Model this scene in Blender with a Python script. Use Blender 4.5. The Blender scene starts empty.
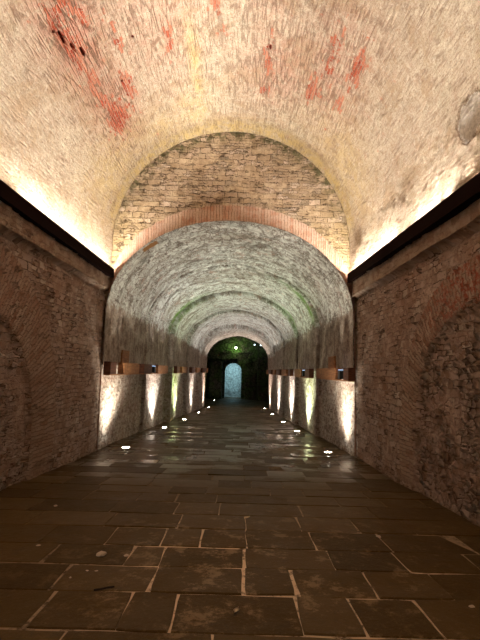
import bpy, bmesh, math, random
import numpy as np
from mathutils import Vector, Matrix, Euler
random.seed(7); rng = np.random.default_rng(11)
D = bpy.data; SC = bpy.context.scene; COL = SC.collection
PI = math.pi; R = math.radians

# ------------------------------------------------------------ general helpers
def link(o, parent=None):
    COL.objects.link(o)
    if parent: o.parent = parent
    return o
def struct(o): o['kind'] = 'structure'; return o
def tag(o, label, cat, group=None):
    o['label'] = label; o['category'] = cat
    if group: o['group'] = group
    return o
def empty(name, loc=(0, 0, 0), rz=0):
    o = D.objects.new(name, None); o.location = loc; o.rotation_euler = (0, 0, rz); o.empty_display_size = .1
    return link(o)
def from_bm(name, bm, mat, parent=None, smooth=False):
    me = D.meshes.new(name); bm.normal_update(); bm.to_mesh(me); bm.free()
    if smooth: me.polygons.foreach_set('use_smooth', [True]*len(me.polygons))
    for m in (mat if isinstance(mat, list) else [mat]): me.materials.append(m)
    return link(D.objects.new(name, me), parent)
def add_box(bm, lo, hi, bev=0, jit=0):
    c = [(a+b)/2 for a, b in zip(lo, hi)]; s = [b-a for a, b in zip(lo, hi)]
    r = bmesh.ops.create_cube(bm, size=1, matrix=Matrix.Translation(c) @ Matrix.Diagonal((*s, 1)))
    vs = r['verts']
    if jit:
        for v in vs: v.co += Vector([random.uniform(-jit, jit) for _ in range(3)])
    if bev:
        es = list({e for v in vs for e in v.link_edges})
        bmesh.ops.bevel(bm, geom=es, offset=bev, segments=2, affect='EDGES')
def box(name, lo, hi, mat, parent=None, bev=.004, jit=0):
    bm = bmesh.new(); add_box(bm, lo, hi, bev, jit); return from_bm(name, bm, mat, parent)
def add_cyl(bm, p, r1, r2, h, n=24, mtx=None):
    m = Matrix.Translation(p) if mtx is None else mtx
    bmesh.ops.create_cone(bm, cap_ends=True, segments=n, radius1=r1, radius2=r2, depth=h, matrix=m)

def grid(name, P, uv, mat, attrs=None, flip=False, parent=None, smooth=True):
    """P (nu,nv,3), uv (nu,nv,2), attrs {name:(nu,nv)}"""
    nu, nv = P.shape[:2]
    idx = np.arange(nu*nv).reshape(nu, nv)
    q = np.stack([idx[:-1, :-1], idx[1:, :-1], idx[1:, 1:], idx[:-1, 1:]], -1).reshape(-1, 4)
    if flip: q = q[:, ::-1]
    me = D.meshes.new(name)
    me.vertices.add(nu*nv); me.vertices.foreach_set('co', P.reshape(-1).astype(np.float32))
    me.loops.add(q.size); me.loops.foreach_set('vertex_index', q.reshape(-1).astype(np.int32))
    me.polygons.add(len(q)); me.polygons.foreach_set('loop_start', (np.arange(len(q))*4).astype(np.int32))
    me.update(calc_edges=True)
    me.polygons.foreach_set('use_smooth', np.full(len(q), smooth))
    ul = me.uv_layers.new(name='UVMap'); ul.data.foreach_set('uv', uv.reshape(-1, 2)[q.reshape(-1)].reshape(-1).astype(np.float32))
    for k, a in (attrs or {}).items():
        at = me.attributes.new(k, 'FLOAT', 'POINT'); at.data.foreach_set('value', a.reshape(-1).astype(np.float32))
    me.materials.append(mat); me.validate(); me.update()
    return link(D.objects.new(name, me), parent)

# value noise in numpy (for real relief)
def vnoise(x, y, seed=0):
    g = np.random.default_rng(seed).random((256, 256))
    xi = np.floor(x).astype(int); yi = np.floor(y).astype(int); fx = x-xi; fy = y-yi
    fx = fx*fx*(3-2*fx); fy = fy*fy*(3-2*fy)
    a = g[xi % 256, yi % 256]; b = g[(xi+1) % 256, yi % 256]; c = g[xi % 256, (yi+1) % 256]; d = g[(xi+1) % 256, (yi+1) % 256]
    return (a*(1-fx)+b*fx)*(1-fy)+(c*(1-fx)+d*fx)*fy - .5
def fbm(x, y, seed=0, o=4):
    s = 0; a = 1
    for i in range(o): s = s+a*vnoise(x*2**i, y*2**i, seed+i); a *= .5
    return s

# ------------------------------------------------------------ node helper
class NT:
    def __init__(s, name):
        s.m = D.materials.new(name); s.m.use_nodes = True; s.t = s.m.node_tree; s.t.nodes.clear()
        s.out = s.t.nodes.new('ShaderNodeOutputMaterial')
    def put(s, sock, v):
        if v is None: return
        if isinstance(v, bpy.types.NodeSocket): s.t.links.new(v, sock)
        else:
            if sock.type == 'RGBA' and len(v) == 3: v = (*v, 1)
            sock.default_value = v
    def math(s, op, a, b=None, c=None, clamp=False):
        n = s.t.nodes.new('ShaderNodeMath'); n.operation = op; n.use_clamp = clamp
        for i, v in enumerate((a, b, c)): s.put(n.inputs[i], v)
        return n.outputs[0]
    def vm(s, op, a, b=None):
        n = s.t.nodes.new('ShaderNodeVectorMath'); n.operation = op
        s.put(n.inputs[0], a); s.put(n.inputs[1], b)
        return n.outputs[0]
    def uv(s):
        n = s.t.nodes.new('ShaderNodeUVMap'); n.uv_map = 'UVMap'; return n.outputs[0]
    def obj(s): return s.t.nodes.new('ShaderNodeTexCoord').outputs['Object']
    def attr(s, k):
        n = s.t.nodes.new('ShaderNodeAttribute'); n.attribute_name = k; return n.outputs['Fac']
    def noise(s, v, scale, detail=4, rough=.6, dist=0, color=False):
        n = s.t.nodes.new('ShaderNodeTexNoise'); s.put(n.inputs['Vector'], v)
        n.inputs['Scale'].default_value = scale; n.inputs['Detail'].default_value = detail
        n.inputs['Roughness'].default_value = rough; n.inputs['Distortion'].default_value = dist
        return n.outputs['Color' if color else 'Fac']
    def scale(s, v, k): return s.vm('MULTIPLY', v, k)
    def warp(s, v, scale, amt):
        c = s.noise(v, scale, 3, .6, color=True)
        return s.vm('ADD', v, s.vm('MULTIPLY', s.vm('SUBTRACT', c, (.5, .5, .5)), (amt, amt, amt)))
    def vor(s, v, scale, feature='F1', rand=1):
        n = s.t.nodes.new('ShaderNodeTexVoronoi'); n.feature = feature; s.put(n.inputs['Vector'], v)
        n.inputs['Scale'].default_value = scale; n.inputs['Randomness'].default_value = rand
        return n
    def brick(s, v, bw, bh, mortar=.012, smooth=.3, off=.5):
        n = s.t.nodes.new('ShaderNodeTexBrick'); s.put(n.inputs['Vector'], v); n.offset = off
        n.inputs['Scale'].default_value = 1; n.inputs['Brick Width'].default_value = bw; n.inputs['Row Height'].default_value = bh
        n.inputs['Mortar Size'].default_value = mortar; n.inputs['Mortar Smooth'].default_value = smooth
        n.inputs['Color1'].default_value = (0, 0, 0, 1); n.inputs['Color2'].default_value = (1, 1, 1, 1); n.inputs['Mortar'].default_value = (.5, .5, .5, 1)
        return n
    def ss(s, x, a, b, lo=0, hi=1):
        n = s.t.nodes.new('ShaderNodeMapRange'); n.interpolation_type = 'SMOOTHSTEP'
        s.put(n.inputs[0], x)
        for i, v in enumerate((a, b, lo, hi)): s.put(n.inputs[i+1], v)
        return n.outputs[0]
    def mix(s, f, a, b, mode='MIX'):
        n = s.t.nodes.new('ShaderNodeMix'); n.data_type = 'RGBA'; n.blend_type = mode
        s.put(n.inputs[0], f); s.put(n.inputs[6], a); s.put(n.inputs[7], b); return n.outputs[2]
    def mixf(s, f, a, b):
        n = s.t.nodes.new('ShaderNodeMix'); n.data_type = 'FLOAT'
        s.put(n.inputs[0], f); s.put(n.inputs[2], a); s.put(n.inputs[3], b); return n.outputs[0]
    def ramp(s, x, stops):
        n = s.t.nodes.new('ShaderNodeValToRGB'); s.put(n.inputs[0], x); cr = n.color_ramp
        while len(cr.elements) < len(stops): cr.elements.new(.5)
        for e, (p, c) in zip(cr.elements, stops): e.position = p; e.color = (*c, 1)
        return n.outputs[0]
    def rgb(s, a, b, c):
        n = s.t.nodes.new('ShaderNodeCombineXYZ'); s.put(n.inputs[0], a); s.put(n.inputs[1], b); s.put(n.inputs[2], c); return n.outputs[0]
    def sep(s, v, i):
        n = s.t.nodes.new('ShaderNodeSeparateXYZ'); s.put(n.inputs[0], v); return n.outputs[i]
    def finish(s, col, rough=.9, height=None, bump=1.0, disp=False, spec=.3, metal=0, emis=None, estr=0):
        b = s.t.nodes.new('ShaderNodeBsdfPrincipled')
        s.put(b.inputs['Base Color'], col); s.put(b.inputs['Roughness'], rough); s.put(b.inputs['Specular IOR Level'], spec)
        s.put(b.inputs['Metallic'], metal)
        if emis: s.put(b.inputs['Emission Color'], emis); b.inputs['Emission Strength'].default_value = estr
        if height is not None:
            if disp:
                d = s.t.nodes.new('ShaderNodeDisplacement'); s.put(d.inputs['Height'], height)
                d.inputs['Midlevel'].default_value = 0; d.inputs['Scale'].default_value = 1
                s.t.links.new(d.outputs[0], s.out.inputs['Displacement'])
                s.m.displacement_method = 'BOTH'
            else:
                bn = s.t.nodes.new('ShaderNodeBump'); s.put(bn.inputs['Height'], height); bn.inputs['Distance'].default_value = bump
                s.t.links.new(bn.outputs[0], b.inputs['Normal'])
        s.t.links.new(b.outputs[0], s.out.inputs['Surface'])
        return s.m

def plain(name, col, rough=.6, metal=0, spec=.4, nz=.25, sc=8):
    t = NT(name); n = t.noise(t.obj(), sc, 5, .65)
    c = t.mix(n, [x*(1-nz) for x in col], [min(1, x*(1+nz)) for x in col])
    return t.finish(c, rough, t.math('MULTIPLY', n, .004), 1.0, metal=metal, spec=spec)

def stones(t, v, sx, sy, warp=.35, seed=(0, 0, 0)):
    """irregular coursed rubble: returns height 0..1, random 0..1, edge distance"""
    w = t.warp(v, 3.5, .09); w = t.warp(w, 14, .02)
    w = t.vm('ADD', w, seed)
    w = t.vm('MULTIPLY', w, (1/sx, 1/sy, 1))
    w2 = t.rgb(t.sep(w, 0), t.sep(w, 1), 0.0)
    e = t.vor(w2, 1, 'DISTANCE_TO_EDGE', .9).outputs['Distance']
    f = t.vor(w2, 1, 'F1', .9).outputs['Color']
    return t.ss(e, .0, .16), t.sep(f, 0), e, t.sep(f, 1)

def coursed(t, v, w, h, seed=(0, 0, 0), a1=.13, a2=.035, mortar=.010):
    """roughly coursed squared rubble: height, random"""
    q = t.vm('ADD', v, seed); q = t.warp(q, 2.2, a1); q = t.warp(q, 9, a2); q = t.warp(q, 30, .012)
    b = t.brick(q, w, h, mortar, .6, .43)
    return t.math('SUBTRACT', 1, b.outputs['Fac']), t.sep(b.outputs['Color'], 0)
def long_joints(t, v, lx, ly, seed=(0, 0, 0)):
    q = t.warp(t.vm('ADD', v, seed), .8, .08); q = t.warp(q, 14, .010)
    q = t.vm('MULTIPLY', q, (1/lx, 1/ly, 0))
    n = t.vor(q, 1, 'DISTANCE_TO_EDGE', .85); f = t.vor(q, 1, 'F1', .85)
    return n.outputs['Distance'], t.sep(f.outputs['Color'], 0)

# ------------------------------------------------------------ materials
def mat_vault():
    t = NT('old_lime_plaster_over_brick'); v = t.uv()
    wv = t.warp(t.warp(v, 2.5, .06), 14, .015)
    br = t.brick(wv, .25, .066, .008, .5)
    cell = t.sep(br.outputs['Color'], 0); mort = br.outputs['Fac']
    jd, jr = long_joints(t, v, .62, .068)
    big = t.noise(v, .55, 5, .62, .4); mid = t.noise(v, 3.2, 7, .72); fine = t.noise(v, 20, 6, .8)
    aniso = t.noise(t.vm('MULTIPLY', v, (4.5, 13, 1)), 1, 6, .75)
    streak = t.noise(t.vm('MULTIPLY', v, (1.3, 15, 1)), 1, 6, .72)
    ex = t.math('ADD', t.attr('brick'), t.math('MULTIPLY', t.math('SUBTRACT', mid, .5), 1.7))
    ex = t.math('ADD', ex, t.math('MULTIPLY', t.math('SUBTRACT', cell, .5), .45))
    ex = t.ss(ex, .36, .50)
    pl = t.ramp(big, [(.28, (.49, .44, .34)), (.45, (.59, .51, .41)), (.6, (.53, .45, .36)), (.75, (.64, .57, .45))])
    pl = t.mix(t.ss(mid, .50, .66, 0, .55), pl, (.52, .36, .28))
    pl = t.mix(t.ss(aniso, .50, .62, 0, .6), pl, (.36, .255, .19))
    pl = t.mix(t.ss(t.noise(v, 1.9, 8, .8), .50, .60, 0, .5), pl, (.44, .33, .25))
    pl = t.mix(t.ss(t.noise(v, 9, 6, .8), .52, .62, 0, .55), pl, (.80, .75, .64))
    lg = t.noise(v, .9, 8, .78, .6)
    pl = t.mix(t.ss(lg, .49, .60, 0, .6), pl, (.43, .31, .20))
    pl = t.mix(t.ss(lg, .44, .36, 0, .5), pl, (.76, .68, .54))
    grit = t.noise(v, 32, 4, .9)
    pl = t.mix(t.ss(grit, .52, .60, 0, .7), pl, (.27, .18, .13))
    pl = t.mix(t.math('MULTIPLY', t.attr('pink'), t.ss(t.noise(v, 6, 7, .82), .36, .56)), pl, (.52, .23, .18))
    pl = t.mix(t.math('MULTIPLY', t.attr('yellow'), t.ss(t.noise(v, 4, 7, .8), .36, .60, .15, 1)), pl, (.64, .49, .22))
    js = t.math('MULTIPLY', t.ss(jd, .13, .03), t.ss(t.math('ADD', t.noise(v, 3.3, 7, .85), t.math('MULTIPLY', t.attr('pink'), .10)), .47, .57))
    streak2 = t.noise(t.vm('MULTIPLY', v, (1.0, 30, 1)), 1, 5, .7)
    st = t.math('MULTIPLY', t.math('MAXIMUM', t.math('MULTIPLY', t.ss(streak, .60, .66), .6), t.ss(streak2, .60, .66)), t.ss(t.noise(v, 1.1, 5, .7), .38, .56))
    pit = t.ss(t.noise(t.vm('MULTIPLY', v, (13, 46, 1)), 1, 5, .85), .57, .65)
    js = t.math('MULTIPLY', js, t.math('ADD', .5, t.math('MULTIPLY', t.attr('pink'), .6)))
    dark = t.math('MAXIMUM', t.math('MAXIMUM', js, st), t.math('MULTIPLY', pit, .85))
    pl = t.mix(t.math('MULTIPLY', dark, .88), pl, (.17, .095, .065))
    bc = t.ramp(cell, [(0, (.28, .035, .018)), (.5, (.42, .085, .045)), (1, (.55, .23, .15))])
    bc = t.mix(t.ss(fine, .46, .6, 0, .4), bc, (.55, .38, .29))
    bc = t.mix(t.ss(mort, .2, .9, 0, .9), bc, t.mix(t.ss(mid, .4, .6), (.16, .07, .05), (.50, .38, .30)))
    col = t.mix(ex, pl, bc)
    pe = t.math('ADD', t.attr('peel'), t.math('MULTIPLY', t.math('SUBTRACT', t.noise(v, 3, 6, .7), .5), .9))
    col = t.mix(t.ss(pe, .45, .5), col, t.mix(t.ss(fine, .4, .6), (.84, .80, .75), (.55, .50, .46)))
    pel = t.math('MULTIPLY', t.ss(pe, .38, .44), t.ss(pe, .52, .47)); col = t.mix(t.math('MULTIPLY', pel, .8), col, (.16, .10, .06))
    hole = t.ss(t.math('ADD', t.attr('hole'), t.math('MULTIPLY', t.math('SUBTRACT', t.noise(v, 14, 3, .6), .5), .4)), .38, .5)
    col = t.mix(hole, col, (.12, .018, .008))
    h = t.math('MULTIPLY', fine, .012)
    h = t.math('ADD', h, t.math('MULTIPLY', mid, .040))
    h = t.math('ADD', h, t.math('MULTIPLY', aniso, .014))
    h = t.math('SUBTRACT', h, t.math('MULTIPLY', ex, .012))
    h = t.math('SUBTRACT', h, t.math('MULTIPLY', dark, .016))
    h = t.math('SUBTRACT', h, t.math('MULTIPLY', t.math('MULTIPLY', ex, mort), .014))
    h = t.math('SUBTRACT', h, t.math('MULTIPLY', hole, .08)); h = t.math('SUBTRACT', h, t.math('MULTIPLY', t.ss(pe, .44, .5), .02))
    return t.finish(col, .92, h, disp=True, spec=.15)

def mat_wall():
    t = NT('rubble_stone_wall_with_old_mortar'); v = t.uv()
    niche = t.attr('niche'); band = t.attr('band'); corn = t.attr('cornice')
    hA, rA = coursed(t, v, .27, .13); hB, rB = coursed(t, v, .17, .085, (7.3, 2.1, 0))
    hC, rC, eC, qC = stones(t, v, .17, .115, seed=(2.2, 8.1, 0))
    pick = t.ss(t.noise(v, 1.5, 2, .5), .46, .54)
    h = t.mixf(pick, hA, hB); r = t.mixf(pick, rA, rB)
    round_ = t.math('MULTIPLY', t.math('MULTIPLY', niche, t.attr('rounded')), t.ss(t.noise(v, 1.2, 3, .6), .42, .5))
    h = t.mixf(round_, h, hC); r = t.mixf(round_, r, rC)
    mid = t.noise(v, 4, 7, .72); fine = t.noise(v, 24, 6, .8); big = t.noise(v, .7, 4, .6)
    cover = t.ss(t.math('ADD', t.noise(v, 2.0, 6, .7), t.math('MULTIPLY', niche, -.02)), .45, .57)
    sc = t.ramp(r, [(0, (.19, .10, .06)), (.2, (.32, .22, .18)), (.45, (.42, .32, .28)), (.7, (.27, .16, .11)), (.85, (.54, .45, .39)), (1, (.14, .075, .05))])
    sc = t.mix(t.ss(fine, .42, .64, 0, .35), sc, (.50, .40, .34))
    mo = t.mix(t.ss(mid, .38, .62), (.62, .49, .42), (.27, .185, .145))
    grit = t.noise(v, 30, 4, .9)
    mo = t.mix(t.ss(grit, .52, .60, 0, .6), mo, (.14, .085, .06))
    mo = t.mix(t.ss(t.noise(v, 1.1, 7, .75), .48, .58, 0, .5), mo, (.27, .145, .10))
    mo = t.mix(t.ss(fine, .50, .62, 0, .75), mo, (.17, .105, .075))
    jc = t.mix(t.ss(t.noise(v, 3, 5, .7), .42, .55), (.34, .25, .20), (.09, .055, .042))
    col = t.mix(t.ss(h, .1, .6), jc, sc)
    col = t.mix(t.math('MULTIPLY', cover, t.mixf(niche, .8, .6)), col, mo)
    # open cavities where stones have dropped out
    cav = t.ss(t.noise(t.vm('MULTIPLY', v, (2.6, 5, 1)), 1, 5, .75), .60, .645)
    cav = t.math('MAXIMUM', cav, t.math('MULTIPLY', t.ss(t.noise(t.vm('MULTIPLY', v, (6, 10, 1)), 1, 4, .8), .62, .67), .8))
    col = t.mix(t.math('MULTIPLY', cav, .8), col, (.085, .05, .035))
    # brick voussoirs of the blind arch
    bw = t.warp(t.warp(t.rgb(t.attr('rad'), t.attr('arc'), 0.0), 3, .10), 12, .02)
    bn = t.brick(bw, .32, .064, .008, .6, .5)
    bcell = t.sep(bn.outputs['Color'], 0)
    bc = t.ramp(bcell, [(0, (.30, .17, .12)), (.5, (.37, .25, .19)), (1, (.45, .34, .27))])
    bc = t.mix(t.ss(mid, .42, .6, 0, .75), bc, (.37, .28, .225))
    bc = t.mix(t.math('MULTIPLY', t.attr('red'), t.ss(t.noise(v, 6, 7, .82), .46, .56)), bc, (.33, .07, .04))
    bc = t.mix(t.ss(bn.outputs['Fac'], .3, .9, 0, .5), bc, (.15, .09, .065))
    bm_ = t.ss(t.math('ADD', band, t.math('MULTIPLY', t.math('SUBTRACT', mid, .5), 1.4)), .45, .62)
    col = t.mix(bm_, col, bc)
    cc = t.mix(t.ss(mid, .4, .6), (.46, .36, .28), (.27, .165, .115))
    col = t.mix(t.math('MULTIPLY', corn, .75), col, cc)
    col = t.mix(t.ss(big, .42, .66, 0, .35), col, (.28, .15, .10))
    sh = t.math('MULTIPLY', h, t.mixf(niche, .022, .034))
    sh = t.math('ADD', sh, t.math('MULTIPLY', t.math('MULTIPLY', r, h), t.mixf(niche, .018, .03)))
    sh = t.mixf(t.math('MULTIPLY', cover, .75), sh, .026)
    sh = t.mixf(bm_, sh, t.math('ADD', .03, t.math('MULTIPLY', bn.outputs['Fac'], -.022)))
    sh = t.math('SUBTRACT', sh, t.math('MULTIPLY', cav, .05))
    sh = t.math('ADD', sh, t.math('MULTIPLY', mid, .045))
    sh = t.math('ADD', sh, t.math('MULTIPLY', fine, .012))
    return t.finish(col, .93, sh, disp=True, spec=.15)

def mat_tunnel_wall():
    t = NT('grey_rendered_rubble_wall'); v = t.uv()
    hA, rA = coursed(t, v, .27, .13, (3.1, 5.7, 0))
    mid = t.noise(v, 3.5, 7, .75); fine = t.noise(v, 18, 6, .85); big = t.noise(v, .9, 4, .6)
    vert = t.noise(t.vm('MULTIPLY', v, (4, .7, 1)), 1, 5, .65)
    sc = t.ramp(rA, [(0, (.36, .26, .21)), (.3, (.54, .48, .43)), (.6, (.44, .33, .28)), (1, (.66, .61, .55))])
    mo = t.mix(t.ss(mid, .4, .6), (.68, .62, .56), (.46, .36, .31))
    cover = t.ss(t.noise(v, 2.4, 5, .7), .36, .54)
    col = t.mix(t.ss(hA, .1, .8), (.22, .15, .12), sc); col = t.mix(t.math('MULTIPLY', cover, .85), col, mo)
    pit = t.math('MAXIMUM', t.ss(t.noise(v, 8, 6, .85), .51, .57), t.ss(t.noise(v, 4, 6, .8), .58, .63))
    col = t.mix(t.math('MULTIPLY', pit, .82), col, (.13, .08, .06))
    col = t.mix(t.ss(vert, .5, .64, 0, .45), col, (.34, .22, .17))
    col = t.mix(t.math('MULTIPLY', t.attr('moss'), t.ss(mid, .3, .55)), col, (.24, .34, .08))
    col = t.mix(t.math('MULTIPLY', t.attr('bare_shade'), t.ss(t.noise(v, 3, 5, .7), .36, .56, .2, .7)), col, (.38, .25, .20))  # brown bare rubble, with shade near the timber boxes painted into the colour
    col = t.mix(t.ss(big, .45, .7, 0, .3), col, (.48, .31, .26))
    sh = t.math('ADD', t.math('MULTIPLY', hA, .02), t.math('MULTIPLY', mid, .05))
    sh = t.mixf(cover, sh, t.math('ADD', .018, t.math('MULTIPLY', mid, .05)))
    sh = t.math('ADD', sh, t.math('MULTIPLY', fine, .016))
    sh = t.math('SUBTRACT', sh, t.math('MULTIPLY', pit, .025))
    return t.finish(col, .9, sh, disp=True, spec=.2)

def mat_tunnel_vault():
    t = NT('grey_lime_plaster_vault'); v = t.uv()
    mid = t.noise(v, 2.6, 7, .75); fine = t.noise(v, 16, 6, .85); big = t.noise(t.vm('MULTIPLY', v, (1.1, .55, 1)), 1, 7, .68, .5)
    ring = t.noise(t.vm('MULTIPLY', v, (1.6, .25, 1)), 1, 5, .65)
    jd, jr = long_joints(t, v, .30, .12, (5, 3, 0))
    col = t.ramp(big, [(.36, (.27, .26, .235)), (.47, (.72, .72, .69)), (.53, (.64, .63, .60)), (.64, (.36, .33, .29))])
    col = t.mix(t.ss(ring, .50, .62, 0, .5), col, (.36, .31, .26))
    crk = t.vor(t.warp(t.vm('MULTIPLY', v, (1, 1.6, 1)), 3, .25), 2.2, 'DISTANCE_TO_EDGE').outputs['Distance']
    crk = t.math('MULTIPLY', t.ss(crk, .06, .005), t.ss(t.noise(v, 1.7, 3), .44, .58))
    jm = t.math('MULTIPLY', t.ss(jd, .12, .0), t.ss(t.noise(v, 2.2, 5, .75), .46, .58))
    n9 = t.noise(v, 8, 7, .85)
    pit = t.ss(t.math('ADD', n9, t.math('MULTIPLY', t.math('SUBTRACT', mid, .5), .8)), .51, .59)
    pit2 = t.ss(t.noise(v, 2.8, 7, .82), .54, .60)
    pit = t.math('MAXIMUM', pit, t.math('MULTIPLY', pit2, .9))
    col = t.mix(t.math('MULTIPLY', pit, .75), col, (.22, .155, .125))
    col = t.mix(t.math('MULTIPLY', t.math('MAXIMUM', crk, jm), .8), col, (.14, .10, .08))
    col = t.mix(t.ss(t.noise(v, 2.1, 6, .7), .56, .66, 0, .45), col, (.56, .34, .28))
    col = t.mix(t.math('MULTIPLY', t.attr('moss'), t.ss(mid, .34, .5)), col, (.12, .25, .03))
    col = t.mix(t.ss(t.attr('stain'), .3, .6), col, (.34, .16, .06))
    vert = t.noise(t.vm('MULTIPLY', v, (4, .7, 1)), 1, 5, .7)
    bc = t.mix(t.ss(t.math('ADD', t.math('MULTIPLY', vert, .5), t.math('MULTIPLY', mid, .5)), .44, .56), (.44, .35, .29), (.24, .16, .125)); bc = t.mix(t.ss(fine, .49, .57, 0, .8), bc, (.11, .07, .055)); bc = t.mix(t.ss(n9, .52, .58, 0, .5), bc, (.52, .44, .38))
    col = t.mix(t.ss(t.math('ADD', t.attr('bare_shade'), t.math('MULTIPLY', t.math('SUBTRACT', mid, .5), 2.0)), .40, .62, 0, .9), col, bc)  # bare brown masonry low on the vault, box shade painted in with it
    h = t.math('ADD', .016, t.math('ADD', t.math('MULTIPLY', mid, .055), t.math('MULTIPLY', fine, .014)))
    h = t.math('SUBTRACT', h, t.math('MULTIPLY', pit, .018)); h = t.math('SUBTRACT', h, t.math('MULTIPLY', t.math('MAXIMUM', crk, jm), .014))
    h = t.math('SUBTRACT', h, t.math('MULTIPLY', t.attr('stain'), .03))
    return t.finish(col, .9, h, disp=True, spec=.2)

def mat_endwall():
    t = NT('coursed_rubble_lunette'); v = t.uv(); band = t.attr('band')
    hA, rA = coursed(t, v, .34, .15, (1.7, 9.2, 0)); hB, rB = coursed(t, v, .26, .075, (4.7, 3.2, 0), .16, .045, .008)
    pick = t.ss(t.noise(v, 1.1, 2, .5), .46, .50)
    h = t.mixf(pick, hB, hA); r = t.mixf(pick, rB, rA)
    mid = t.noise(v, 4, 7, .75); fine = t.noise(v, 22, 6, .82)
    sc = t.ramp(r, [(0, (.28, .20, .13)), (.3, (.46, .35, .25)), (.7, (.54, .41, .32)), (.85, (.74, .60, .50)), (1, (.26, .21, .15))])
    sc = t.mix(t.ss(fine, .44, .60, 0, .6), sc, (.34, .25, .17))
    sc = t.mix(t.ss(t.noise(v, 1.2, 6, .7), .48, .58, 0, .5), sc, (.30, .21, .13))
    jc = t.mix(t.ss(t.noise(v, 3, 6, .75), .42, .55), (.42, .32, .23), (.12, .075, .045))
    col = t.mix(t.ss(h, .05, .75), jc, sc)
    mo = t.mix(t.ss(mid, .4, .6), (.56, .44, .31), (.38, .27, .18))
    cover = t.math('MULTIPLY', t.ss(t.noise(v, 3.2, 6, .75), .46, .56), .75)
    col = t.mix(cover, col, mo)
    bw = t.warp(t.warp(t.rgb(t.attr('rad'), t.attr('arc'), 0.0), 4, .08), 16, .025)
    bn = t.brick(bw, .48, .078, .008, .6, 0)
    bcell = t.sep(bn.outputs['Color'], 0)
    bc = t.ramp(bcell, [(0, (.50, .26, .18)), (.5, (.56, .36, .27)), (1, (.64, .48, .38))])
    bc = t.mix(t.math('MULTIPLY', t.attr('yellow'), t.ss(mid, .4, .55)), bc, (.58, .17, .05))
    bc = t.mix(t.ss(mid, .44, .56, 0, .8), bc, (.60, .45, .37))
    bc = t.mix(t.math('MULTIPLY', t.ss(bn.outputs['Fac'], .3, .9), t.ss(t.noise(v, 7, 5, .8), .40, .56, .1, .85)), bc, (.24, .14, .10))
    bc = t.mix(t.ss(fine, .5, .6, 0, .5), bc, (.36, .22, .16))
    bm_ = t.ss(t.math('ADD', band, t.math('MULTIPLY', t.math('SUBTRACT', mid, .5), 1.6)), .42, .6)
    col = t.mix(bm_, col, bc)
    col = t.mix(t.math('MULTIPLY', t.math('MULTIPLY', t.attr('yellow'), t.math('SUBTRACT', 1, bm_)), t.ss(mid, .3, .6, .1, .6)), col, (.62, .48, .22))
    col = t.mix(t.math('MULTIPLY', t.attr('moss'), t.ss(mid, .46, .56)), col, (.13, .12, .06))
    cav = t.ss(t.noise(t.vm('MULTIPLY', v, (4, 9, 1)), 1, 5, .78), .57, .62); cav = t.math('MULTIPLY', cav, t.math('SUBTRACT', 1, bm_))
    col = t.mix(t.math('MULTIPLY', cav, .75), col, (.10, .06, .035))
    sh = t.math('MULTIPLY', h, .035); sh = t.math('ADD', sh, t.math('MULTIPLY', t.math('MULTIPLY', r, h), .03))
    sh = t.mixf(cover, sh, .035)
    sh = t.mixf(bm_, sh, t.math('ADD', .035, t.math('MULTIPLY', bn.outputs['Fac'], -.022)))
    sh = t.math('SUBTRACT', sh, t.math('MULTIPLY', cav, .04))
    sh = t.math('ADD', sh, t.math('MULTIPLY', mid, .03)); sh = t.math('ADD', sh, t.math('MULTIPLY', fine, .010))
    return t.finish(col, .92, sh, disp=True, spec=.15)

def mat_floor():
    t = NT('worn_damp_sandstone_slabs'); v = t.obj(); tone = t.attr('tone'); wetA = t.attr('wet')
    mid = t.noise(v, 3, 7, .72); fine = t.noise(v, 30, 5, .75)
    c = t.ramp(tone, [(0, (.046, .025, .006)), (.5, (.062, .034, .008)), (1, (.086, .049, .014))])
    c = t.mix(t.ss(t.noise(v, 7, 6, .75), .54, .66, 0, .5), c, (.045, .029, .015))
    c = t.mix(t.ss(fine, .54, .66, 0, .4), c, (.13, .085, .042))
    c = t.mix(t.math('MULTIPLY', t.attr('pale'), t.ss(t.noise(v, 4, 7, .78), .52, .64)), c, (.22, .145, .075))
    wet = t.math('MULTIPLY', wetA, t.ss(t.math('ADD', t.noise(v, 1.2, 5, .6), t.math('MULTIPLY', t.math('SUBTRACT', tone, .5), .35)), .46, .60))
    c = t.mix(t.math('MULTIPLY', wet, .35), c, (.035, .025, .014))
    rough = t.mixf(wet, t.math('SUBTRACT', t.math('ADD', .50, t.math('MULTIPLY', mid, .25)), t.math('MULTIPLY', wetA, .15)), t.math('ADD', .12, t.math('MULTIPLY', mid, .16)))
    h = t.math('ADD', t.math('MULTIPLY', mid, .014), t.math('MULTIPLY', fine, .0025))
    h = t.math('ADD', h, t.math('MULTIPLY', t.noise(v, 9, 3, .6), .003))
    h = t.math('MULTIPLY', h, t.mixf(wet, 1.0, .45))
    return t.finish(c, rough, h, 1.0, spec=t.mixf(wet, .12, .55))

def mat_joint():
    t = NT('sandy_mortar_joints'); v = t.obj(); mid = t.noise(v, 6, 6, .75); fine = t.noise(v, 40, 4, .7)
    c = t.mix(t.ss(mid, .42, .56), (.045, .027, .012), (.13, .085, .045))
    c = t.mix(t.math('MULTIPLY', t.attr('pale'), t.ss(mid, .34, .52)), c, (.70, .52, .36))
    return t.finish(c, .9, t.math('ADD', t.math('MULTIPLY', mid, .012), t.math('MULTIPLY', fine, .004)), 1.0, spec=.2)

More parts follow.
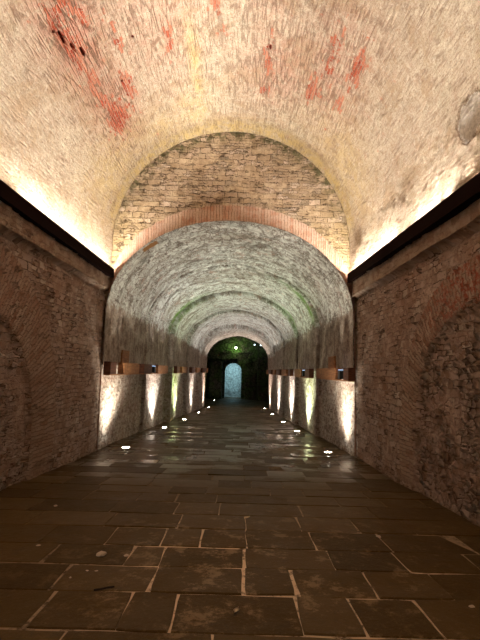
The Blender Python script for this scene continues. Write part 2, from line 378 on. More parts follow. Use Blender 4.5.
def mat_cave():
    t = NT('dark_mossy_stone'); v = t.obj()
    mid = t.noise(v, 1.6, 6, .7); fine = t.noise(v, 9, 6, .7)
    f = t.vor(t.warp(v, 2, .3), 2.2, 'DISTANCE_TO_EDGE').outputs['Distance']
    c = t.mix(mid, (.12, .10, .07), (.20, .17, .12)); c = t.mix(t.ss(fine, .45, .6), c, (.06, .045, .03))
    c = t.mix(t.ss(t.noise(v, .8, 5, .7), .42, .58, 0, .8), c, (.08, .13, .03))
    c = t.mix(t.ss(f, .08, .0, 0, .8), c, (.02, .015, .01))
    return t.finish(c, .85, t.math('ADD', t.math('MULTIPLY', t.ss(f, 0, .2), .06), t.math('MULTIPLY', fine, .05)), 1.0, spec=.3)

def mat_pale_stone():
    t = NT('pale_rough_stone_masonry'); v = t.obj()
    fine = t.noise(v, 7, 6, .75); f = t.vor(t.warp(v, 3, .2), 3.5, 'DISTANCE_TO_EDGE').outputs['Distance']
    c = t.mix(t.ss(fine, .4, .6), (.50, .50, .48), (.30, .31, .30)); c = t.mix(t.ss(f, .07, 0, 0, .6), c, (.10, .10, .09))
    return t.finish(c, .85, t.math('ADD', t.math('MULTIPLY', t.ss(f, 0, .15), .05), t.math('MULTIPLY', fine, .05)), 1.0)

def mat_wood(name, a, b):
    t = NT(name); v = t.obj()
    g = t.noise(t.vm('MULTIPLY', v, (6, 1.2, 22)), 1, 5, .65, 1.5); n = t.noise(v, 5, 4, .6)
    c = t.mix(t.ss(g, .35, .65), a, b); c = t.mix(t.ss(n, .5, .7, 0, .5), c, [x*.5 for x in a])
    return t.finish(c, .7, t.math('MULTIPLY', g, .006), 1.0, spec=.3)
def mat_emit(name, col, s):
    t = NT(name); e = t.t.nodes.new('ShaderNodeEmission'); e.inputs[0].default_value = (*col, 1); e.inputs[1].default_value = s
    t.t.links.new(e.outputs[0], t.out.inputs['Surface']); return t.m

M_vault = mat_vault(); M_wall = mat_wall(); M_tw = mat_tunnel_wall(); M_tv = mat_tunnel_vault(); M_end = mat_endwall()
M_floor = mat_floor(); M_joint = mat_joint(); M_cave = mat_cave(); M_pale = mat_pale_stone()
M_wood = mat_wood('weathered_brown_timber', (.20, .075, .03), (.34, .15, .06))
M_woodd = mat_wood('dark_stained_timber', (.07, .022, .012), (.13, .045, .022))
M_steel = plain('dark_brown_painted_steel', (.010, .0035, .0028), .9, .0, .03)
M_black = plain('black_metal', (.02, .02, .022), .45, .3)
M_ring = plain('brushed_metal_ring', (.35, .33, .30), .35, .9)

# ------------------------------------------------------------ dimensions
SL = .0386; CAM = 1.6; YE = 11.0; Y0 = -4.0; YT = 38.0; YB = 50.0
def fz(y): return -SL*min(y, YT)
XL, XR = -3.38, 2.88
VC, VZ, VR = -.28, CAM+3.25, 3.14            # chamber vault: centre x, centre z, radius

# ------------------------------------------------------------ chamber vault
def bump2(y, a, y0, a0, sy, sa): return np.exp(-((y-y0)/sy)**2-((a-a0)/sa)**2)
def make_vault():
    ys = np.arange(Y0, YE+.061, .04); zlow = CAM+2.30
    L1 = VZ-zlow; arc = PI*VR; tot = arc+2*L1; n = int(tot/.04)
    s = np.linspace(0, tot, n)                # from the left ledge over the crown to the right ledge
    th = np.degrees((s-L1)/VR); ang = np.clip(180-th, 0, 180)
    x = VC+VR*np.cos(np.radians(ang)); z = VZ+VR*np.sin(np.radians(ang))
    z = np.where(s < L1, zlow+s, np.where(s > L1+arc, VZ-(s-L1-arc), z))
    a = 180-th
    Y, A = np.meshgrid(ys, a, indexing='ij'); X = np.broadcast_to(x, Y.shape).copy(); Z = np.broadcast_to(z, Y.shape).copy()
    S = np.broadcast_to(s, Y.shape)
    w = fbm(Y*.45+40, S*.45+40, 3, 4)*.06      # uneven old vault
    fade = np.clip((YE-Y)/.6, 0, 1)
    nx = -(X-VC)/VR; nz = -np.maximum(Z-VZ, 0)/VR
    X += nx*w*fade; Z += nz*w*fade
    # plaster fillet where the vault meets the lunette
    fil = np.clip((Y-(YE-.35))/.35, 0, 1)**2*.05; X += nx*fil; Z += nz*fil
    brick = np.zeros_like(Y); pink = np.zeros_like(Y)
    for y0, a0, sy, sa, k in [(6.3, 145, 1.1, 3.2, .62), (7.6, 143, .9, 3.0, .55), (8.7, 140, .7, 6, .75), (8.1, 132, .5, 3.5, .6), (6.0, 138, .6, 3, .5),
                              (8.0, 77, .8, 2.2, .5), (9.2, 77, .4, 2.5, .5), (7.6, 54, 1.0, 3, .5), (8.6, 58, .5, 3, .62), (7.3, 44, .7, 3, .62), (8.3, 46, .5, 3, .45),
                              (7.0, 95, .9, 2.2, .42), (7.6, 112, .7, 2.5, .45), (5.4, 140, 1.6, 5, .5), (3, 130, 1.5, 10, .6), (1.5, 60, 1.5, 14, .6), (7, 130, .8, 2.5, .5)]:
        brick = np.maximum(brick, k*1.12*bump2(Y, A, y0, a0, sy, sa))
    for y0, a0, sy, sa, k in [(6.2, 142, 1.6, 9, .75), (8.3, 140, 1.3, 9, .6), (7, 115, 1.5, 14, .35), (8.5, 72, 1.4, 12, .4), (7.8, 52, 1.6, 12, .38), (5.8, 120, 1, 10, .45), (6.5, 78, 1.2, 8, .3)]:
        pink = np.maximum(pink, k*1.15*bump2(Y, A, y0, a0, sy*1.1, sa*1.2))
    yel = .9*np.exp(-((Y-YE+.15)/.34)**2)*np.clip((A-2)/10, 0, 1)*np.clip((178-A)/10, 0, 1)
    yel = np.maximum(yel, .75*np.exp(-((A-104.5)/2.4)**2)*np.clip((Y-6.8)/1.2, 0, 1))
    yel = np.maximum(yel, .5*bump2(Y, A, 10, 108, .9, 9)); yel = np.maximum(yel, .35*bump2(Y, A, 9.8, 170, 1.5, 16))
    yel = np.maximum(yel, .5*bump2(Y, A, 9.9, 30, 1.1, 26)); yel = np.maximum(yel, .55*bump2(Y, A, 9.9, 155, 1.1, 24)); yel = np.maximum(yel, .45*bump2(Y, A, 10.2, 125, .7, 16))
    hole = np.zeros_like(Y)
    for y0, a0, sy, sa in [(6.25, 145.4, .20, .55), (6.50, 143.9, .09, .6), (6.72, 141.6, .13, .8), (6.05, 147.0, .05, .5), (7.2, 124, .06, .4), (7.9, 76.5, .10, .5), (8.0, 132.5, .06, .5)]:
        hole = np.maximum(hole, np.clip(1.25-np.maximum(abs(Y-y0)/sy, abs(A-a0)/sa), 0, 1))
    uv = np.stack([Y, S], -1)
    o = grid('ceiling', np.stack([X, Y, Z], -1), uv, M_vault, dict(brick=brick, pink=pink, yellow=yel, hole=hole, peel=.8*bump2(Y, A, 5.2, 0, .42, 7)), flip=False)
    return struct(o)
make_vault()

# ------------------------------------------------------------ chamber side walls with a blind arch
NCY, NCZ, NR = 5.4, CAM-1.2, 2.1
def make_side_wall(name, xw, side):
    ys = np.arange(Y0, YE+.031, .028); top = CAM+2.42; n = int((top+.6)/.028)
    f = np.linspace(0, 1, n)
    Y, F = np.meshgrid(ys, f, indexing='ij')
    bot = -SL*Y-.08; Z = bot+(top-bot)*F
    zc = CAM+(1.88 if side < 0 else 1.86)+.006*(Y-5)         # underside of the cornice
    dz = Z-NCZ; dy = Y-NCY
    rad = np.where(dz > 0, np.hypot(dy, dz), abs(dy)); rad = rad+fbm(Y*2, Z*2, 5, 3)*.06
    ang = np.where(dz > 0, np.arctan2(dz, dy)*NR, np.where(dy > 0, dz, PI*NR-dz))
    wid = 1.05 if side < 0 else .68
    inn = 1/(1+np.exp((rad-NR)/.02)); band = np.clip((rad-NR+.02)/.05, 0, 1)*np.clip((NR+wid-rad)/.15, 0, 1)*np.clip((dz+.9)/.7, 0, 1)
    corn = 1/(1+np.exp(-(Z-zc)/.008))
    off = -.07*inn + corn*.10                                # + is towards the room
    off = off+fbm(Y*.7+9*side, Z*.7, 8, 4)*.07*np.clip((YE-Y)/.4, 0, 1)
    off = off-.05*np.exp(-((Z-zc+.025)/.02)**2)
    lean = .0
    X = xw-side*off*1.0
    red = np.exp(-((Y-5.4)/1.6)**2-((Z-CAM-1.2)/.7)**2)*(1.0 if side > 0 else .12)
    uv = np.stack([Y+(20 if side > 0 else 0), Z], -1)
    o = grid(name, np.stack([X, Y, Z], -1), uv, M_wall, dict(niche=inn, rounded=np.full_like(Y, .85 if side > 0 else .45), band=band*(1-corn), cornice=corn, arc=ang, rad=rad, red=red), flip=(side < 0))
    return struct(o)
make_side_wall('wall_left', XL, -1); make_side_wall('wall_right', XR, 1)

# ------------------------------------------------------------ tunnel profile
SEG = [(YE-.09, 15.7, -3.40, 2.88, 3.88-.02, 1.35), (15.7, 20.5, -3.33, 2.76, 3.78, 1.35), (20.5, 25.5, -3.10, 2.64, 3.56, 1.32),
       (25.5, 31.5, -2.95, 2.60, 3.40, 1.15), (31.5, YT, -2.80, 2.58, 3.02, .90)]
def prof(seg, y, t):                       # t 0..1 along the arch from left spring to right spring
    _, _, xl, xr, top, sp = seg
    c = (xl+xr)/2; a = (xr-xl)/2; b = top-sp; th = PI*(1-t); e = 2/2.06
    cs, sn = np.cos(th), np.sin(th)
    return c+a*np.sign(cs)*abs(cs)**e, CAM+sp+b*abs(sn)**e
def ylist(step):
    out = []
    for i, sg in enumerate(SEG):
        n = max(2, int((sg[1]-sg[0])/step)); out += [(y, sg) for y in np.linspace(sg[0], sg[1], n)]
        if i < len(SEG)-1:
            nx = SEG[i+1]
            for k in (.33, .66):
                out.append((sg[1], tuple([0, 0]+[sg[j]*(1-k)+nx[j]*k for j in range(2, 6)])))
    return out
def uvlen(P):
    d = np.linalg.norm(np.diff(P, axis=0), axis=-1).mean(axis=1); return np.concatenate([[0], np.cumsum(d)])
def mossf(y, k):   # moss by the rib edges
    return np.exp(-((y-20.2)/.38)**2)*1.0*k+np.exp(-((y-16.0)/.35)**2)*.9*(1-k)
def make_tunnel():
    yl = ylist(.05); NL, N = 28, 190; t = np.linspace(0, 1, N); ZJ = CAM+.07       # legs come down to the timber boxes
    P = np.zeros((len(yl), N+2*NL, 3)); q = np.arange(NL)/NL
    for i, (y, sg) in enumerate(yl):
        x, z = prof(sg, y, t); zs = CAM+sg[5]
        P[i, :, 0] = np.concatenate([np.full(NL, sg[2]), x, np.full(NL, sg[3])]); P[i, :, 1] = y
        P[i, :, 2] = np.concatenate([ZJ+(zs-ZJ)*q, z, (ZJ+(zs-ZJ)*q)[::-1]])
    T = np.broadcast_to(np.concatenate([np.zeros(NL), t, np.ones(NL)]), P.shape[:2]); Y = P[:, :, 1]
    S = np.concatenate([[0], np.cumsum(np.linalg.norm(np.diff(P[5], axis=0), axis=-1))]); S = np.broadcast_to(S, Y.shape)
    kz = np.arange(N+2*NL); foot = np.clip(np.minimum(kz, N+2*NL-1-kz)/10, 0, 1)[None, :]
    w = fbm(Y*.8+5, S*.85, 21, 4)*.09*np.clip((Y-YE)/.4, 0, 1)*foot
    P[:, :, 2] -= w*np.sin(PI*T); P[:, :, 0] += w*np.cos(PI*T)
    L = uvlen(P); uv = np.stack([np.broadcast_to(L[:, None], Y.shape), S], -1)
    left = T < .5
    moss = np.where(left, mossf(Y, 1)*np.exp(-((T-.17)/.15)**2), (mossf(Y, .0)+.7*np.exp(-((Y-20.3)/.35)**2))*np.exp(-((T-.84)/.12)**2))
    stain = np.clip(1.5-np.maximum(abs(Y-(11.25+(T-.26)*1.0))/.16, abs(T-.262)/.024), 0, 1)
    dark = np.clip(1-T/.07, 0, 1)+np.clip(1-(1-T)/.07, 0, 1)  # exposed brown masonry plus painted shade above the timber boxes, fading up the arch
    struct(grid('ceiling_tunnel', P, uv, M_tv, dict(moss=moss, stain=stain, bare_shade=dark)))
    for side in (-1, 1):
        L0 = 0
        for si, sg in enumerate(SEG):
            yl = [(y, sg) for y in np.linspace(sg[0], sg[1], int((sg[1]-sg[0])/.04))]
            if si < len(SEG)-1:                 # short return face where the wall steps in
                nx = SEG[si+1]; yl += [(sg[1], tuple([0, 0]+[sg[j]*(1-k)+nx[j]*k for j in range(2, 6)])) for k in (.33, .66, 1.0, 1.2)]
            n = 84; f = np.linspace(0, 1, n); P = np.zeros((len(yl), n, 3))
            for i, (y, g) in enumerate(yl):
                x, top = (g[2] if side < 0 else g[3]), CAM+g[5]
                bot = fz(y)-.08; top = CAM+.09; P[i, :, 0] = x; P[i, :, 1] = y; P[i, :, 2] = bot+(top-bot)*f
            Y = P[:, :, 1]; Z = P[:, :, 2]
            P[:, :, 0] += fbm(Y*.9+side*7, Z*.9, 31, 4)*.08*np.clip((Y-YE)/.4, 0, 1)*np.clip((1-f)/.1, 0, 1)
            L = uvlen(P); uv = np.stack([np.broadcast_to(L[:, None], Y.shape)+side*40+L0, Z], -1); L0 += L[-1]
            moss = np.exp(-((Y-21.6)/1.1)**2)*.6 if side < 0 else np.exp(-((Y-17.4)/1.0)**2)*.3
            bare_shade = np.clip((Z-CAM-.05)/.2, 0, 1)  # top of the wall: bare rubble tone and painted shade by the boxes
            struct(grid('wall_tunnel_left' if side < 0 else 'wall_tunnel_right', P, uv, M_tw, dict(moss=moss, bare_shade=bare_shade), flip=(side < 0)))
make_tunnel()

# ------------------------------------------------------------ lunette wall between the two vaults
def make_end():
    N = 420; M = 110; sg = SEG[0]
    t = np.linspace(0, 1, N)
    # inner: up the jamb, over the tunnel arch, down the jamb (extended below the spring)
    k = .10
    ti = np.clip((t-k)/(1-2*k), 0, 1); xi, zi = prof(sg, YE, ti)
    low = np.where(t < k, (1-t/k), np.where(t > 1-k, (t-(1-k))/k, 0)); zi = zi-low*3.35
    th = PI*(1-ti); xo = VC+(VR+.12)*np.cos(th); zo = VZ+(VR+.12)*np.sin(th)
    # pull outer points so rays stay even
    zl = CAM+2.0
    xo = np.where(t < k, XL-.12, np.where(t > 1-k, XR+.12, xo)); zo = np.where((t < k) | (t > 1-k), VZ-(VZ-(CAM-2.0))*low, zo)
    f = np.linspace(0, 1, M)[None, :]
    X = xi[:, None]*(1-f)+xo[:, None]*f; Z = zi[:, None]*(1-f)+zo[:, None]*f
    rad = np.hypot(X-xi[:, None], Z-zi[:, None])
    ds = np.hypot(np.diff(xi), np.diff(zi)); arc = np.concatenate([[0], np.cumsum(ds)])[:, None]+0*X
    band = np.clip((.53-rad)/.18, 0, 1)
    outer = np.hypot(X-VC, np.maximum(Z-VZ, 0))
    yel = np.clip((abs(X-VC)-1.6)/1.4, 0, 1)*np.clip((4.9-(Z-CAM))/1.4, 0, 1)*.7
    moss = np.exp(-((outer-VR+.15)/.2)**2)*.9*np.clip((Z-VZ-.6)/1, 0, 1)
    Y = np.full_like(X, YE)+fbm(X*.9+4, Z*.9, 44, 3)*.03*np.clip(rad/.3, 0, 1)
    uv = np.stack([X, Z], -1)
    struct(grid('wall_end', np.stack([X, Y, Z], -1), uv, M_end, dict(rad=rad, arc=arc, band=band, yellow=yel, moss=moss), flip=True))
make_end()

# ------------------------------------------------------------ floor: laid slabs over mortar
def make_floor():
    me_v, me_f, tone, wet, pale, mi = [], [], [], [], [], []
    rows = [-4, -3.4, -2.8, -2.3, -1.7, -1.1, -.6, 0, .5, 1.0, 1.5, 2.05, 2.6, 3.12, 3.68, 4.2, 4.70, 5.28, 5.85, 6.45]
    y = rows[-1]
    while y < YB+2.5:
        y += random.uniform(.42, .68); rows.append(y)
    fixed = {3.12: [-2.2, -1.38, -.77, -.42, .48, .90, 1.41, 2.2], 3.68: [-2.1, -1.45, -.67, .09, .51, 1.16, 1.75, 2.4],
             4.2: [-2.5, -1.75, -1.0, -.68, .10, .93, 1.60, 2.3], 4.70: [-2.0, -1.33, -.76, -.36, .12, .85, 1.62, 2.5], 5.28: [-2.4, -1.5, -.66, .13, .78, 1.45, 2.1]}
    def wetf(x, y): return min(1, max(0, (y-7.5)/3))*(1-.9*max(0, min(1, (y-16)/5)))*(.4+.6*min(1, max(0, (abs(x+.2)-.4)/.7)))+.08
    def palef(x, y): return math.exp(-((x+.25)/1.1)**2)*math.exp(-((y-4.2)/1.8)**2)+.16*(1 if x > 0 else .5)*math.exp(-((y-4)/4)**2)+.45*math.exp(-((x-1.4)/.9)**2)*math.exp(-((y-4)/1.6)**2)
    def addv(p, t_, x, y):
        me_v.append(p); tone.append(t_); wet.append(wetf(x, y)); pale.append(palef(x, y)); return len(me_v)-1
    for r in range(len(rows)-1):
        ya, yb = rows[r], rows[r+1]; wide = YT < ya
        xa, xb = (-6.0, 6.0) if wide else (XL-.15, XR+.15)
        js = fixed.get(ya)
        if js is None:
            js = []; x = xa+random.uniform(.3, .9)
            while x < xb-.25: js.append(x); x += random.uniform(.5, 1.15)
        js = [xa]+[j for j in js if xa+.2 < j < xb-.2]+[xb]
        for i in range(len(js)-1):
            g = random.uniform(.0035, .008); x0, x1 = js[i]+g, js[i+1]-g; y0, y1 = ya+g, yb-g
            c = [(x0, y0), (x1, y0), (x1, y1), (x0, y1)]; tn = random.random()
            if abs((js[i]+js[i+1])/2+.1) < 1 and 3 < ya < 6.5: tn = .4+.6*tn
            dz = random.uniform(-.006, .004); tx, ty = random.gauss(0, .006), random.gauss(0, .006)
            cx, cy = (x0+x1)/2, (y0+y1)/2
            jit = [(random.uniform(-.012, .012), random.uniform(-.012, .012)) for _ in range(4)]
            def rect(ins, z):
                # rounded, slightly wandering outline
                pts = []
                for e in range(4):
                    (ax, ay), (bx, by) = c[e], c[(e+1) % 4]; (jx, jy), (kx, ky) = jit[e], jit[(e+1) % 4]
                    n = 5
                    for q in range(n):
                        f = q/n; px = ax+jx+(bx+kx-ax-jx)*f; py = ay+jy+(by+ky-ay-jy)*f
                        if q == 0: px += (cx-px)/abs(cx-px+1e-9)*.004; py += (cy-py)/abs(cy-py+1e-9)*.004
                        elif q > 0:
                            w = math.sin(px*9.1+py*7.3+r)*.004; px += w*(e % 2); py += w*((e+1) % 2)
                        sx = max(0, abs(px-cx)-ins)/max(abs(px-cx), 1e-6); sy = max(0, abs(py-cy)-ins)/max(abs(py-cy), 1e-6)
                        px = cx+(px-cx)*sx; py = cy+(py-cy)*sy
                        pts.append((px, py, fz(py)+z+dz+tx*(px-cx)+ty*(py-cy)))
                return pts
            A = [addv(p, tn, p[0], p[1]) for p in rect(0, -.02)]; B = [addv(p, tn, p[0], p[1]) for p in rect(.002, -.004)]; Cc = [addv(p, tn, p[0], p[1]) for p in rect(.010, 0)]
            n = len(A)
            for q in range(n):
                w = (q+1) % n
                me_f.append((A[q], A[w], B[w], B[q])); me_f.append((B[q], B[w], Cc[w], Cc[q])); mi += [0, 0]
            me_f.append(tuple(Cc)); mi.append(0)
    for (xa, xb, ya, yb) in [(XL-.15, XR+.15, Y0, YT), (-6, 6, YT, YB+3)]:
        nx, ny = 40, int((yb-ya)/.3); base = len(me_v)
        for j in range(ny+1):
            for i in range(nx+1):
                x = xa+(xb-xa)*i/nx; y = ya+(yb-ya)*j/ny; addv((x, y, fz(y)-.009), .5, x, y)
        for j in range(ny):
            for i in range(nx):
                a = base+j*(nx+1)+i; me_f.append((a, a+1, a+nx+2, a+nx+1)); mi.append(1)
    me = D.meshes.new('floor'); me.from_pydata(me_v, [], me_f); me.materials.append(M_floor); me.materials.append(M_joint)
    me.polygons.foreach_set('material_index', mi)
    for k, a in (('tone', tone), ('wet', wet), ('pale', pale)):
        me.attributes.new(k, 'FLOAT', 'POINT').data.foreach_set('value', a)
    me.update(); struct(link(D.objects.new('floor', me)))
make_floor()

# back of the chamber, behind the camera
box('wall_back', (XL-.3, Y0-.3, -.2), (XR+.3, Y0+.02, VZ+VR+.3), M_pale, bev=0)['kind'] = 'structure'

# ------------------------------------------------------------ steel cove beams with their LED strips
def cove_beam(label, side, xw, za, zb):
    r = empty('steel_cove_beam', (xw-side*.10, YE/2, CAM+(za+zb)/2)); tag(r, label, 'beam', None)
    dx = .13 if side < 0 else .16
    def tilted(name, x0, x1, zlo, zhi, mat, y0=Y0+.05, y1=YE-.02):
        bm = bmesh.new(); add_box(bm, (min(x0, x1), y0, zlo), (max(x0, x1), y1, zhi))
        for v in bm.verts: v.co.z += CAM+za+(zb-za)*(v.co.y-5)/(YE-5); v.co -= r.location
        return from_bm(name, bm, mat, r)
    xi = xw-side*dx
    tilted('channel', xw+side*.03, xi+side*.012, -.20, -.05, M_steel)
    tilted('face_plate', xi, xi+side*.012, -.20, .02, M_steel)
    tilted('led_strip', xw-side*.055, xw-side*.085, -.05, -.042, M_led)
    ld = D.lights.new('cove_light', 'AREA'); ld.shape = 'RECTANGLE'; ld.size = .03; ld.size_y = YE-Y0-.3; ld.energy = COVE; ld.color = (1, .90, .75)
    lo = D.objects.new('cove_light', ld); ym = (YE+Y0)/2; zt = CAM+za+(zb-za)*(ym-5)/(YE-5)-.035
    lo.location = (xw-side*.07, ym, zt)
    # local -Z is the emitting direction, local Y runs along the beam
    slope = (zb-za)/(YE-5); yv = Vector((0, 1, slope)).normalized(); zv = -Vector((-side*.8, 0, 1)).normalized()
    xv = yv.cross(zv).normalized(); zv = xv.cross(yv)
    lo.rotation_euler = Matrix((xv, yv, zv)).transposed().to_euler(); link(lo)
M_led = mat_emit('warm_led', (1, .85, .64), 6)
COVE = 770
cove_beam('long dark steel cove beam along the left wall, lit from behind', -1, XL+.02, 2.42, 2.47)
cove_beam('long dark steel cove beam along the right wall, lit from behind', 1, XR-.02, 2.32, 2.50)

# ------------------------------------------------------------ floor uplights
M_lens = mat_emit('lamp_lens', (1, .95, .82), 60)
UPL = {-1: [(11.75, -2.88, 'warm'), (17.6, -2.84, 'white'), (22.2, -2.62, 'green'), (28.5, -2.47, 'white'), (36.4, -2.36, 'pink')],
       1: [(11.85, 2.40, 'warm'), (17.6, 2.36, 'green'), (22.3, 2.28, 'white'), (28.9, 2.26, 'white'), (36.4, 2.22, 'pink')]}
LC = {'warm': (1, .93, .74), 'white': (1, .97, .88), 'green': (.86, 1, .68), 'pink': (1, .82, .68)}
ordn = ['nearest', 'second nearest', 'third', 'fourth', 'last in the tunnel']
def uplight(x, y, label, group='uplights recessed along the tunnel walls', lens=M_lens):
    z = fz(y); r = empty('floor_uplight', (x, y, z)); tag(r, label, 'light', group)
    bm = bmesh.new()
    n = 28
    prof_ = [(.135, -.03), (.135, .008), (.128, .014), (.105, .014), (.098, .004), (.098, -.03)]
    rings = [[bm.verts.new((a*math.cos(2*PI*k/n), a*math.sin(2*PI*k/n), b)) for k in range(n)] for a, b in prof_]
    for i in range(len(rings)-1):
        for k in range(n): bm.faces.new((rings[i][k], rings[i][(k+1) % n], rings[i+1][(k+1) % n], rings[i+1][k]))
    from_bm('trim_ring', bm, M_ring, r, True)
    bm = bmesh.new(); bmesh.ops.create_uvsphere(bm, u_segments=24, v_segments=10, radius=.1)
    for v in bm.verts: v.co.z = max(-.01, v.co.z*.16)
    from_bm('lens', bm, lens, r, True)
    return r
BEAM = 215; SPILL = 720
for side in (-1, 1):
    for i, (y, x, c) in enumerate(UPL[side]):
        tag_ = ['nearest', 'second', 'third', 'fourth', 'fifth'][i]
        uplight(x, y, 'round glowing floor light, %s from the camera in the %s row' % (tag_, 'left' if side < 0 else 'right'))
        k = (.8, 1, 1, 1.1, 1.3)[i]
        for (nm, e, size, tilt) in (('uplight_beam', BEAM*k, 96, .36), ('uplight_spill', SPILL*k, 108, .0)):
            ld = D.lights.new(nm, 'SPOT'); ld.energy = e; ld.color = LC[c]; ld.spot_size = R(size); ld.spot_blend = 1; ld.shadow_soft_size = .07
            lo = D.objects.new(nm, ld); lo.location = (x, y, fz(y)+.05); d = Vector((side*tilt, (.22 if i == 0 and tilt == 0 else 0), 1)); lo.rotation_euler = d.to_track_quat('-Z', 'Y').to_euler(); link(lo)
for (x, y, lab) in [(-2.45, 46.2, 'round glowing floor light beyond the left end of the tunnel, farthest of all')]:
    uplight(x, y, lab)

# ------------------------------------------------------------ timber light boxes on the tunnel walls
def wall_x(side, y):
    for s in SEG:
        if y <= s[1]: return s[2] if side < 0 else s[3]
    return SEG[-1][2 if side < 0 else 3]
M_blue = mat_emit('cool_lamp_glass', (.45, .65, 1), 1.6)
def timber_box(side, y0, y1, gap0, gap1, label, flood, post, flood_lit=False):
    xw = min(wall_x(side, y0+.01), wall_x(side, y1-.01)) if side > 0 else max(wall_x(side, y0+.01), wall_x(side, y1-.01))
    dep = .215; xf = xw-side*dep; z0, z1 = CAM-.19, CAM+.15
    r = empty('timber_light_box', (xw, y0, z0)); tag(r, label, 'light box', 'timber light boxes on the tunnel walls')
    xw -= side*(.045 if y0 < 32 or side > 0 else .034)
    def b(name, lo, hi, mat, par=r, bev=.006):
        lo2 = [min(a, c) for a, c in zip(lo, hi)]; hi2 = [max(a, c) for a, c in zip(lo, hi)]
        off = Vector(r.location) if par is r else Vector(r.location)
        bm = bmesh.new(); add_box(bm, [lo2[k]-off[k] for k in range(3)], [hi2[k]-off[k] for k in range(3)], bev, .003); return from_bm(name, bm, mat, par)
    b('base_board', (xw, y0, z0), (xf, y1, z0+.03), M_wood)
    b('end_block', (xw, y0, z0+.03), (xf, gap0, z1), M_woodd)
    b('front_board', (xf+side*.035, gap1, z0+.03), (xf, y1, z1), M_wood)
    b('end_board', (xw, y1-.05, z0+.03), (xf+side*.035, y1, z1), M_woodd)
    b('divider', (xw, gap1, z0+.03), (xf+side*.035, gap1+.06, z1), M_wood)
    if post: b('upright_board', (xw, post[0], z1), (xw-side*.05, post[1], z1+.36), M_wood)
    if flood:
        ym = (gap0+gap1)/2; xm = xw-side*.12
        h = b('floodlight', (xm-.06, ym-.13, z0+.05), (xm+.06, ym+.13, z1-.06), M_black)
        b('lamp_glass', (xm-.05, ym-.12, z1-.06), (xm+.05, ym+.12, z1-.045), M_blue, h, .002)
BX = {-1: [(11.0, 14.2, 11.55, 12.3, 0, (12.5, 13.3)), (14.6, 19.6, 15.9, 17.1, 1, None), (20.75, 25.0, 21.7, 22.8, 0, None), (26.0, 31.0, 27.8, 29.2, 0, None), (32.2, 37.6, 35.6, 37.0, 0, None)],
      1: [(10.75, 15.2, 11.3, 12.2, 1, (12.9, 13.8)), (16.0, 20.2, 17.0, 18.2, 1, None), (20.9, 25.2, 21.8, 22.9, 0, None), (26.0, 31.0, 28.2, 29.5, 0, None), (32.2, 37.6, 35.6, 37.0, 0, None)]}
nth = ['nearest the camera', 'second from the camera', 'third from the camera', 'fourth from the camera', 'fifth and last from the camera']
for side in (-1, 1):
    for i, (a, b_, g0, g1, fl_, po) in enumerate(BX[side]):
        timber_box(side, a, b_, g0, g1, 'long brown timber box on the %s tunnel wall, %s' % ('left' if side < 0 else 'right', nth[i]), fl_, po)

